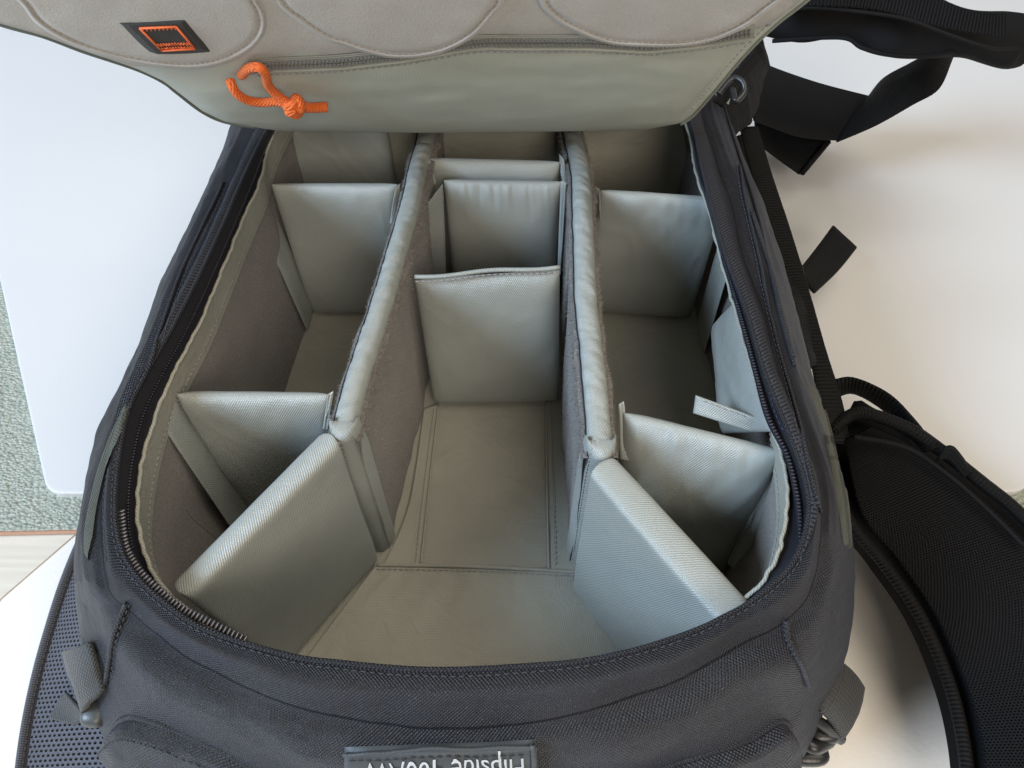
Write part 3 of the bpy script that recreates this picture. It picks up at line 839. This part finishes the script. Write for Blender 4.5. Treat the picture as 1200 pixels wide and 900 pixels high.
# sewn label
mesq = [(135,25),(218,22),(250,62),(178,66)]
def patch(name, q, off, th, mat, parent, n=8):
    A4 = [V3((*p,0)) for p in q]; rr = []
    for i in range(n+1):
        r = []
        for j in range(n+1):
            u, v = j/n, i/n; p = A4[0].lerp(A4[1], u).lerp(A4[3].lerp(A4[2], u), v)
            edge = 1 if 0 < i < n and 0 < j < n else 0
            r.append(L(p.x+.6*noise.noise(p*.3), p.y+.6*noise.noise(p*.3+V3((5,0,0))), off+th*edge-(0 if edge else .0012)))
        rr.append(r)
    return grid_me(name, rr)
bm = bmesh.new(); me = patch('sewn_label', mesq, .0056, .0010, PATCH, lid); bm.from_mesh(me)
for f in bm.faces: f.material_index = 0
def lpt(u, v, off=.0072):
    A4 = [V3((*p,0)) for p in mesq]; p = A4[0].lerp(A4[1], u).lerp(A4[3].lerp(A4[2], u), v); return L(p.x, p.y, off)
def ltube(pts, r):
    m = tube_me(pts, r, 6); b0 = len(bm.faces); bm.from_mesh(m); bm.faces.ensure_lookup_table()
    for f in bm.faces[b0:]: f.material_index = 1; f.smooth = True
    bpy.data.meshes.remove(m)
u0, u1, v0, v1 = .24, .77, .22, .86
for a, b in (((u0,v0),(u1,v0)), ((u1,v0),(u1,v1)), ((u1,v1),(u0,v1)), ((u0,v1),(u0,v0))):
    ltube([lpt(*a), lpt((a[0]+b[0])/2, (a[1]+b[1])/2), lpt(*b)], .0006)
for k in range(9):
    u = u0+.03+(u1-u0-.05)*k/8; ltube([lpt(u-.02, v0+.075), lpt(u+.02, v0-.02)], .0004)
rl = random.Random(3)
for row, (va, vb) in enumerate(((.66,.74),(.77,.835))):
    for k in range(11):
        u = u0+.04+(u1-u0-.08)*k/10
        ltube([lpt(u-.008, va+rl.uniform(0,.015)), lpt(u+.006, vb)], .00035)
        if rl.random() < .6: ltube([lpt(u, vb), lpt(u+.03, vb-rl.uniform(0,.05))], .00035)
bm.to_mesh(me); bm.free()
o = link('sewn_label', me, [PATCH, ORT], lid, smooth=False); o['label'] = 'charcoal sewn label with orange embroidered square frame'
# orange cord pull
def LZ(l, off): return [L(x, y, off if len(t) == 0 else t[0]) for x, y, *t in l]
k1 = [L(283,88,.003), L(292,80,.007), L(304,79,.009), L(311,87,.009), L(314,99,.008), L(322,109,.0085), L(334,118,.010), L(346,124,.011)]
k2 = [L(270,94,.003), L(272,101,.006), L(279,111,.008), L(292,118,.008), L(308,120,.0075), L(324,119,.008), L(340,122,.010)]
CR = .0026
def cord(paths, name):
    bm = bmesh.new()
    for P, r in paths:
        m = tube_me(spline(P, 60), r, 12); bm.from_mesh(m); bpy.data.meshes.remove(m)
    me = bpy.data.meshes.new(name); bm.to_mesh(me); bm.free(); return link(name, me, ORG, lid)
kc = L(346,125,.011)
ex = (L(356,125,.011)-kc).normalized(); ey = (L(346,115,.011)-kc).normalized(); ez = ln_
kn = []
for k in range(70):
    a = k/69*math.pi*2*2.15; kn.append(kc+ex*(.0050*math.cos(a)*.6+.0018*math.sin(a*.5))+ey*.0054*math.sin(a)+ez*(.0026*math.cos(a*1.5)))
kn2 = [kc+ex*(.0035*math.sin(a))+ey*(.0035*math.cos(a)-.0012)+ez*(.0042*math.cos(a+.7)) for a in [k/40*math.pi*2 for k in range(41)]]
cord([(k1, CR), (k2, CR), (kn, .0026), (kn2, .0026), ([kc, L(362,126,.009), L(372,126,.008), L(384,125,.007)], .0029)], 'cord_pull')

# ------------------------------------------------------------------ harness, right side
def meshpanel(name, A, B, nu, nv, mat, parent, depth=.0012, bow=.0, hole=.30, fill=HOLE):
    """spacer mesh with real holes between two edge curves (A,B run along v)"""
    A = spline(A, nv*2); B = spline(B, nv*2)
    def P(u, v):
        x = v*nv*2; k = min(int(x), nv*2-1); f = x-k
        a = A[k].lerp(A[k+1], f); b = B[k].lerp(B[k+1], f); p = a.lerp(b, u); t = (A[min(k+1,nv*2)]-A[max(k-1,0)])
        n = (b-a).cross(t).normalized()
        if n.dot(CAM-p) < 0: n = -n
        return p+n*bow*math.sin(math.pi*u)**.6*math.sin(math.pi*min(1,max(0,v)))**.3, n
    V = []; F = []; MI = []
    for i in range(nv):
        sh = .5 if i % 2 else 0
        for j in range(nu+(1 if sh else 0)):
            a0 = max(0, (j-sh)/nu); a1 = min(1, (j+1-sh)/nu); b0 = i/nv; b1 = (i+1)/nv
            if a1-a0 < .6/nu: continue
            cu, cv = (a0+a1)/2, (b0+b1)/2; b = len(V)
            ring = [(a0,b0),(cu,b0),(a1,b0),(a1,cv),(a1,b1),(cu,b1),(a0,b1),(a0,cv)]
            for r in ring: p, n = P(*r); V.append(p)
            for s, dz in ((1.0, .0001),(.82,-depth)):
                for r in range(8):
                    an = math.pi*(r*.25)-math.pi*.75
                    p, n = P(cu+(a1-a0)*hole*s*math.cos(an)*1.05, cv+(b1-b0)*hole*s*math.sin(an)*1.05); V.append(p+n*dz)
            for r in range(8):
                q = (r+1) % 8
                F.append((b+r, b+q, b+8+q, b+8+r)); MI.append(0)
                F.append((b+8+r, b+8+q, b+16+q, b+16+r)); MI.append(0)
            F.append(tuple(b+16+r for r in range(8))); MI.append(1)
    me = bpy.data.meshes.new(name); me.from_pydata([tuple(v) for v in V], [], F)
    me.polygons.foreach_set('material_index', MI)
    uvl = me.uv_layers.new(name='UVMap')
    uvl.data.foreach_set('uv', [c for l in me.loops for c in (V[l.vertex_index].x, V[l.vertex_index].y)])
    return link(name, me, [mat, fill], parent, smooth=False)
# hip belt (right)
hbL = [(975,498,.10),(990,600,.085),(1030,655,.07),(1075,720,.06),(1110,800,.05),(1128,870,.05),(1135,940,.05)]
hbR = [(1010,480,.11),(1070,503,.10),(1130,540,.09),(1200,600,.08),(1290,700,.07),(1350,820,.06),(1380,960,.06)]
band('hip_belt', px3(hbL), px3(hbR), .014, MESH, bag, n=50, m=9, bow=.006)
hiA = px3([(990,515,.112),(1008,600,.097),(1050,655,.082),(1095,722,.072),(1130,800,.062),(1150,870,.062),(1156,940,.062)])
hiB = px3([(1020,500,.12),(1070,523,.112),(1122,560,.102),(1190,620,.092),(1275,715,.082),(1335,830,.072),(1362,960,.072)])
meshpanel('belt_mesh', hiA, hiB, 44, 150, MESH, bag, bow=.007, hole=.32)
tube('belt_binding', px3([(975,505,.113),(1005,484,.118),(1060,500,.115),(1100,526,.108),(1150,565,.098),(1200,607,.09),(1290,705,.08)]), .0042, WEB, bag, n=60)
tube('belt_seam', px3([(1000,512,.125),(1060,524,.121),(1110,556,.113),(1160,600,.103),(1200,640,.097)]), .0016, MESH, bag, n=60)
tube('belt_binding', px3([(980,580,.097),(1000,618,.09),(1035,660,.078),(1078,722,.068),(1112,800,.058),(1129,870,.056),(1136,940,.056)]), .0036, WEB, bag, n=60)
band('adjuster_strap', px3([(978,446,.10),(1000,444,.105),(1040,462,.11),(1070,492,.115),(1098,528,.112)]), px3([(982,466,.09),(1000,462,.09),(1030,478,.095),(1058,505,.10),(1082,530,.105)]), .0016, WEB, bag, n=30, bow=.001)
band('strap_keeper', px3([(1104,526,.118),(1118,526,.12),(1138,553,.11)]), px3([(1100,540,.112),(1112,540,.112),(1130,560,.105)]), .0024, WEB, bag, n=12)
# side compression webbing down the right flank
band('side_strap', px3([(868,150,.15),(882,205,.15),(900,265,.145),(925,340,.14),(948,410,.13),(962,480,.12),(968,520,.11)]),
     px3([(888,148,.15),(905,205,.15),(925,265,.145),(948,340,.14),(968,410,.13),(987,470,.12),(996,520,.11)]), .0016, WEB, bag, n=50, bow=.0008)
band('side_strap', px3([(935,320,.075),(958,290,.06),(977,264,.05)]), px3([(955,342,.07),(982,316,.06),(1004,289,.05)]), .0022, WEB, bag, n=14)
# side pocket folds seen past the shoulder of the bag
band('side_pocket', px3([(868,190,.14),(890,240,.14),(912,300,.145),(928,360,.15),(938,430,.15)]), px3([(878,200,.11),(908,240,.10),(934,300,.10),(950,360,.11),(958,430,.12)]), .003, WEB, bag, n=30, bow=.004, wav=.003)
#band('sage_panel', px3([(938,440,.158),(950,490,.155),(966,545,.150),(980,600,.147),(988,640,.142)]), px3([(944,440,.15),(962,490,.145),(980,545,.142),(990,600,.138),(995,640,.135)]), .002, SAGE, bag, n=30, bow=.0015)
# load lifter area and shoulder strap
sp1 = [(870,-10,.20),(930,-14,.21),(1000,-18,.215),(1070,-12,.21),(1130,10,.205),(1180,14,.20),(1212,22,.195),(1226,45,.19)]
sp2 = [(880,36,.17),(935,50,.175),(990,44,.185),(1035,64,.18),(1080,68,.175),(1130,68,.175),(1180,80,.17),(1206,66,.175)]
def fatstrap(name, A, B, th, mat, n=60, m=16):
    A = spline(px3(A), n); B = spline(px3(B), n); rr = []
    for i in range(n+1):
        t = (A[min(i+1,n)]-A[max(i-1,0)]).normalized(); c = (A[i]+B[i])/2; h = (B[i]-A[i])/2; nn = h.cross(t).normalized()
        if nn.z < 0: nn = -nn
        endf = min(1, (i+.0)/3+.02, (n-i)/3+.02)
        rr.append([c+h*math.copysign(abs(math.cos(q))**.7, math.cos(q))*endf**.5+nn*th/2*math.copysign(abs(math.sin(q))**.8, math.sin(q))*endf**.5*(1+.25*noise.noise(V3((i*.16,q,0)))) for q in (2*math.pi*k/m for k in range(m))])
    me = grid_me(name, rr, closed_u=True)
    bm = bmesh.new(); bm.from_mesh(me); bmesh.ops.recalc_face_normals(bm, faces=bm.faces); bm.to_mesh(me); bm.free()
    return link(name, me, mat, bag)
fatstrap('shoulder_strap', sp1, sp2, .022, MESH, m=28)
meshpanel('strap_mesh', px3([(905,-20,.222),(1000,-24,.230),(1075,-14,.226),(1130,10,.219),(1180,16,.214)]), px3([(900,10,.212),(960,7,.222),(1030,12,.219),(1095,30,.213),(1180,46,.208)]), 14, 70, MESHG if False else MESH, bag, hole=.34)
tube('strap_seam', px3([(905,48,.178),(985,44,.19),(1010,56,.19),(1040,64,.186),(1085,66,.184),(1118,60,.186)]), .0018, MESH, bag, n=50)
tube('strap_seam', px3([(900,14,.209),(950,9,.219),(1000,13,.218),(1060,22,.215),(1110,40,.209),(1160,56,.204),(1195,56,.2)]), .0014, MESH, bag, n=50)
WIDE = fabric('wide_elastic', (.005,.005,.006), 'rib', .0013, .00025, .7, .1, .01, .2, contrast=.4)
band('wide_strap', px3([(872,62,.12),(905,78,.11),(960,97,.09),(1018,112,.07)]), px3([(885,140,.12),(905,148,.10),(940,160,.08),(982,164,.062)]), .002, WIDE, bag, n=30, bow=.002)
band('wide_strap', px3([(1017,113,.072),(1034,92,.095),(1062,76,.12),(1086,66,.15),(1110,60,.165)]), px3([(980,165,.064),(1028,145,.085),(1070,122,.10),(1100,104,.12),(1118,66,.155)]), .002, WEB, bag, n=30, bow=.002)
band('strap_end', px3([(885,120,.075),(920,142,.06),(972,165,.05)]), px3([(888,165,.065),(912,184,.05),(938,203,.04)]), .003, WIDE, bag, n=16)
tube('strap_end_fold', px3([(971,166,.052),(940,203,.042)]), .0028, WEB, bag)
band('lifter_strap', px3([(835,105,.2),(850,98,.2),(878,60,.19),(893,42,.18)]), px3([(852,165,.17),(872,150,.17),(888,130,.16),(898,90,.15)]), .003, WEB, bag, n=20, bow=.003, wav=.004)
band('lifter_strap', px3([(838,118,.212),(858,92,.215),(885,60,.215)]), px3([(848,125,.205),(868,100,.205),(893,70,.205)]), .002, WIDE, bag, n=12)
# ladder-lock buckle near lifter strap
bk_ = [(842,110,.213),(858,92,.22),(870,96,.22),(872,108,.216),(862,118,.213),(858,104,.215)]
tube('buckle', px3(bk_), .0022, PLAST, bag, n=50)
tube('haul_loop', px3([(868,84,.21),(866,70,.212),(874,62,.214),(880,70,.21)]), .0016, PLAST, bag, n=24)
band('pocket_webbing', px3([(862,160,.13),(880,154,.13)]), px3([(872,198,.12),(884,190,.12)]), .002, WEB, bag, n=8)

# ------------------------------------------------------------------ left side harness
outl = [(118,560,.05),(104,602,.05),(86,640,.05),(68,685,.05),(52,735,.048),(38,785,.045),(26,840,.042),(17,900,.04),(12,960,.04)]
inl = [(150,560,.06),(150,602,.065),(150,640,.068),(150,685,.07),(150,735,.07),(155,785,.07),(160,840,.07),(165,900,.07),(168,960,.07)]
band('hip_belt', px3(outl), px3(inl), .012, MESHG, bag, n=50, m=9, bow=.002, label='grey mesh hip belt at the near left')
mo = [(x+11, y+1, z+.006) for x, y, z in outl]; mi = [(x+4, y, z+.006) for x, y, z in inl]
meshpanel('belt_mesh', px3(mo), px3(mi), 22, 80, MESHG, bag, bow=.003, hole=.31)
A1 = px3([(x, y, z+.008) for x, y, z in outl]); B1_ = px3([(x+11, y+1, z+.0085) for x, y, z in outl])
band('belt_binding', A1, B1_, .009, fabric('grey_binding', (.075,.075,.085), 'rib', .0013, .0003, .6, .1, .3, .4, tint=(.75,.75,.9), contrast=.5), bag, n=60, m=7, bow=.0025)
stitches([p+V3((0,0,.002)) for p in spline(px3([(x+12, y+1, z+.0085) for x, y, z in outl]), 80)], THRK, bag)
# near-left webbing loop + buckle
band('compression_strap', px3([(76,812,.075),(66,826,.07),(56,842,.066)]), px3([(98,838,.085),(94,846,.075),(88,850,.07)]), .002, WEBG, bag, n=12)
def blob(name, c, r, mat, parent, sub=3, amp=0):
    bm = bmesh.new(); bmesh.ops.create_icosphere(bm, subdivisions=sub, radius=1)
    for v in bm.verts:
        q = v.co.copy(); q = V3(tuple(math.copysign(abs(t)**.75, t) for t in q)); v.co = V3((q.x*r[0], q.y*r[1], q.z*r[2]))+c
    me = bpy.data.meshes.new(name); bm.to_mesh(me); bm.free(); return link(name, me, mat, parent)
blob('buckle', at(112,836,.138), (.0062,.0065,.005), plain('grey_plastic', (.06,.065,.063), .4), bag)
# near-right webbing loop + buckle
band('compression_strap', px3([(965,768,.135),(985,776,.14),(1003,790,.13),(1014,806,.12)]), px3([(945,818,.135),(962,830,.14),(978,846,.13),(990,866,.118)]), .003, fabric('dark_webbing', (.026,.026,.024), 'rib', .0019, .0005, .5, .1, .12, .5, contrast=.7), bag, n=24, bow=.002)
band('compression_strap', px3([(948,800,.125),(956,790,.13),(966,772,.136)]), px3([(946,824,.12),(950,820,.128),(948,816,.134)]), .003, WEBG, bag, n=12)
blob('buckle', at(964,858,.115), (.0085,.006,.005), PLAST, bag)
blob('buckle', at(948,884,.10), (.010,.006,.005), PLAST, bag)
tube('buckle_bar', px3([(948,838,.13),(965,850,.125),(985,866,.112)]), .003, PLAST, bag, n=20)
tube('buckle_bar', px3([(942,868,.118),(955,876,.118),(972,868,.112)]), .0034, PLAST, bag, n=20)
# side straps far left
band('compression_strap', px3([(284,144,.19),(275,158,.185),(268,180,.18),(262,205,.17)]), px3([(292,148,.19),(284,164,.186),(277,182,.181),(268,208,.172)]), .002, WEBG, bag, n=16)
tube('strap_fold', px3([(267,176,.183),(276,172,.185),(284,165,.187)]), .002, WEBG, bag)
#band('side_strap', px3([(250,222,.165),(232,262,.162),(208,310,.160),(190,360,.16),(176,400,.16),(172,418,.158)]), px3([(256,224,.168),(241,264,.166),(219,312,.166),(200,362,.166),(186,402,.165),(180,420,.162)]), .003, COR, bag, n=40, bow=.002)
#band('sage_panel', px3([(158,470,.163),(140,505,.163),(124,545,.158),(114,585,.152),(104,625,.148),(103,650,.146)]), px3([(168,462,.172),(152,505,.17),(137,545,.166),(126,585,.162),(116,625,.156),(108,655,.15)]), .0022, SAGE, bag, n=40, bow=.0012)

# ------------------------------------------------------------------ seams and pocket panels on the body
def H2(lst, off=.0022): return [hit(x, y, off, .155) for x, y in lst]
band('compression_strap', px3([(74,764,.140),(78,785,.145),(88,810,.145),(97,838,.135)]), H2([(110,750),(117,768),(123,790),(127,808)], .004), .003, WEBG, bag, n=24, bow=.004)
def seam(pts, r=.0013, mat=None, off=.0008, n=50, st=True, sd=4):
    P = [hit(x, y, off) for x, y in [(p.x, p.y) for p in spline([V3((a,b,0)) for a, b in pts], n)]]
    tube('seam', P, r, mat or COR, bag)
    if st:
        Q = [hit(p.x+sd, p.y+sd*.3, .0006) for p in spline([V3((a,b,0)) for a, b in pts], n)]
        stitches(Q, THRK, bag)
seam([(150,706),(141,728),(133,752),(130,775),(126,800)])
seam([(846,120),(866,185),(886,250),(900,310),(915,370),(930,430)], .0010, st=False)
seam([(880,250),(893,290),(905,330),(917,380),(928,420)], .0016, st=False)
seam([(866,195),(872,230),(888,300),(905,380),(918,430),(936,500),(950,560),(960,600)], .0009, st=True, sd=-4)
seam([(262,215),(240,262),(214,318),(194,372),(176,425),(150,480)], .0010, st=True, sd=5)
seam([(919,726),(921,745),(928,762),(938,780),(945,802)])
def onshell(name, top, bot, nu, nv, off, mat, round_=.12):
    """raised panel laid over the body between two pixel curves"""
    T = spline([V3((*p,0)) for p in top], nu); Bq = spline([V3((*p,0)) for p in bot], nu); rr = []
    for i in range(nv+1):
        r = []
        for j in range(nu+1):
            p = T[j].lerp(Bq[j], i/nv); v = i/nv; u = j/nu
            e = min(1, v/round_, u/.05+0.0, (1-u)/.05); e = max(0, e); e = math.sqrt(e*(2-e))
            r.append(hit(p.x, p.y, off*e-.001*(1-e)))
        rr.append(r)
    return link(name, grid_me(name, rr), mat, bag), rr
onshell('sage_panel', [(146,474),(129,507),(115,547),(105,587),(99,622),(100,652)], [(156,468),(141,507),(127,547),(117,587),(111,622),(104,660)], 40, 6, .0012, SAGE, .3)
onshell('sage_panel', [(947,450),(960,490),(972,540),(981,590),(988,640)], [(956,450),(971,490),(983,540),(992,590),(996,645)], 40, 6, .0012, SAGE, .3)
o, rr = onshell('front_pocket', [(126,874),(133,855),(150,843),(175,847),(215,862),(262,884),(300,905),(340,925)], [(126,960),(150,960),(175,960),(205,960),(235,960),(270,962),(300,965),(335,968)], 60, 24, .006, COR)
stitches(rr[3], THRK, bag); tube('pocket_piping', [rr[0][j]+V3((0,0,.001)) for j in range(61)], .0018, CORB, bag)
o, rr = onshell('front_pocket', [(700,935),(770,905),(830,885),(880,868),(912,848),(924,852),(930,880)], [(700,985),(770,975),(830,965),(870,958),(895,950),(915,945),(930,935)], 50, 20, .006, COR)
tube('pocket_piping', [rr[0][j]+V3((0,0,.001)) for j in range(51)], .0016, CORB, bag)

# ------------------------------------------------------------------ name label with printed lettering
lt = [(404,875),(460,873),(520,871),(575,869),(628,866)]; lb2 = [(402,935),(460,937),(520,936),(575,934),(632,930)]
T = spline([V3((*p,0)) for p in lt], 40); Bq = spline([V3((*p,0)) for p in lb2], 40)
def LP(u, v, off=.0022):
    x = u*40; k = min(int(x), 39); f = x-k
    t = T[k].lerp(T[k+1], f); b = Bq[k].lerp(Bq[k+1], f); p = t.lerp(b, v); return hit(p.x, p.y, off)
# smooth base so the label does not follow every bump
rr = [[LP(j/40, i/12, .0025 if 0 < i < 12 and 0 < j < 40 else .0002) for j in range(41)] for i in range(13)]
lab = link('name_label', grid_me('name_label', rr), LAB, bag)
rimp = [LP(j/40, .06, .0030) for j in range(41)]
tube('label_welt', rimp, .0009, LAB, lab); tube('label_welt', [LP(.98, v/10, .0032) for v in range(11)], .0012, LAB, lab)
stitches([LP(j/40, .17, .0030) for j in range(1,40)], plain('black_thread', (.012,.012,.014), .7), lab, up=hitn(520,885))
cu = bpy.data.curves.new('printed_text', 'FONT'); cu.body = 'Flipside 400AW'; cu.size = 1; cu.align_x = 'LEFT'; cu.resolution_u = 4
to = bpy.data.objects.new('tmp', cu); col.objects.link(to); bpy.context.view_layer.update()
tm = bpy.data.meshes.new_from_object(to); bpy.data.objects.remove(to)
bm = bmesh.new(); bm.from_mesh(tm)
bmesh.ops.triangulate(bm, faces=bm.faces)
bmesh.ops.subdivide_edges(bm, edges=[e for e in bm.edges if e.calc_length() > .15], cuts=2)
x1 = max(v.co.x for v in bm.verts)
for v in bm.verts:
    u = .935-(v.co.x/x1)*.83; vv = .22+v.co.y*.47; v.co = LP(u, vv, .0031)
me = bpy.data.meshes.new('printed_text'); bm.to_mesh(me); bm.free()
link('printed_text', me, LET, lab, smooth=False)
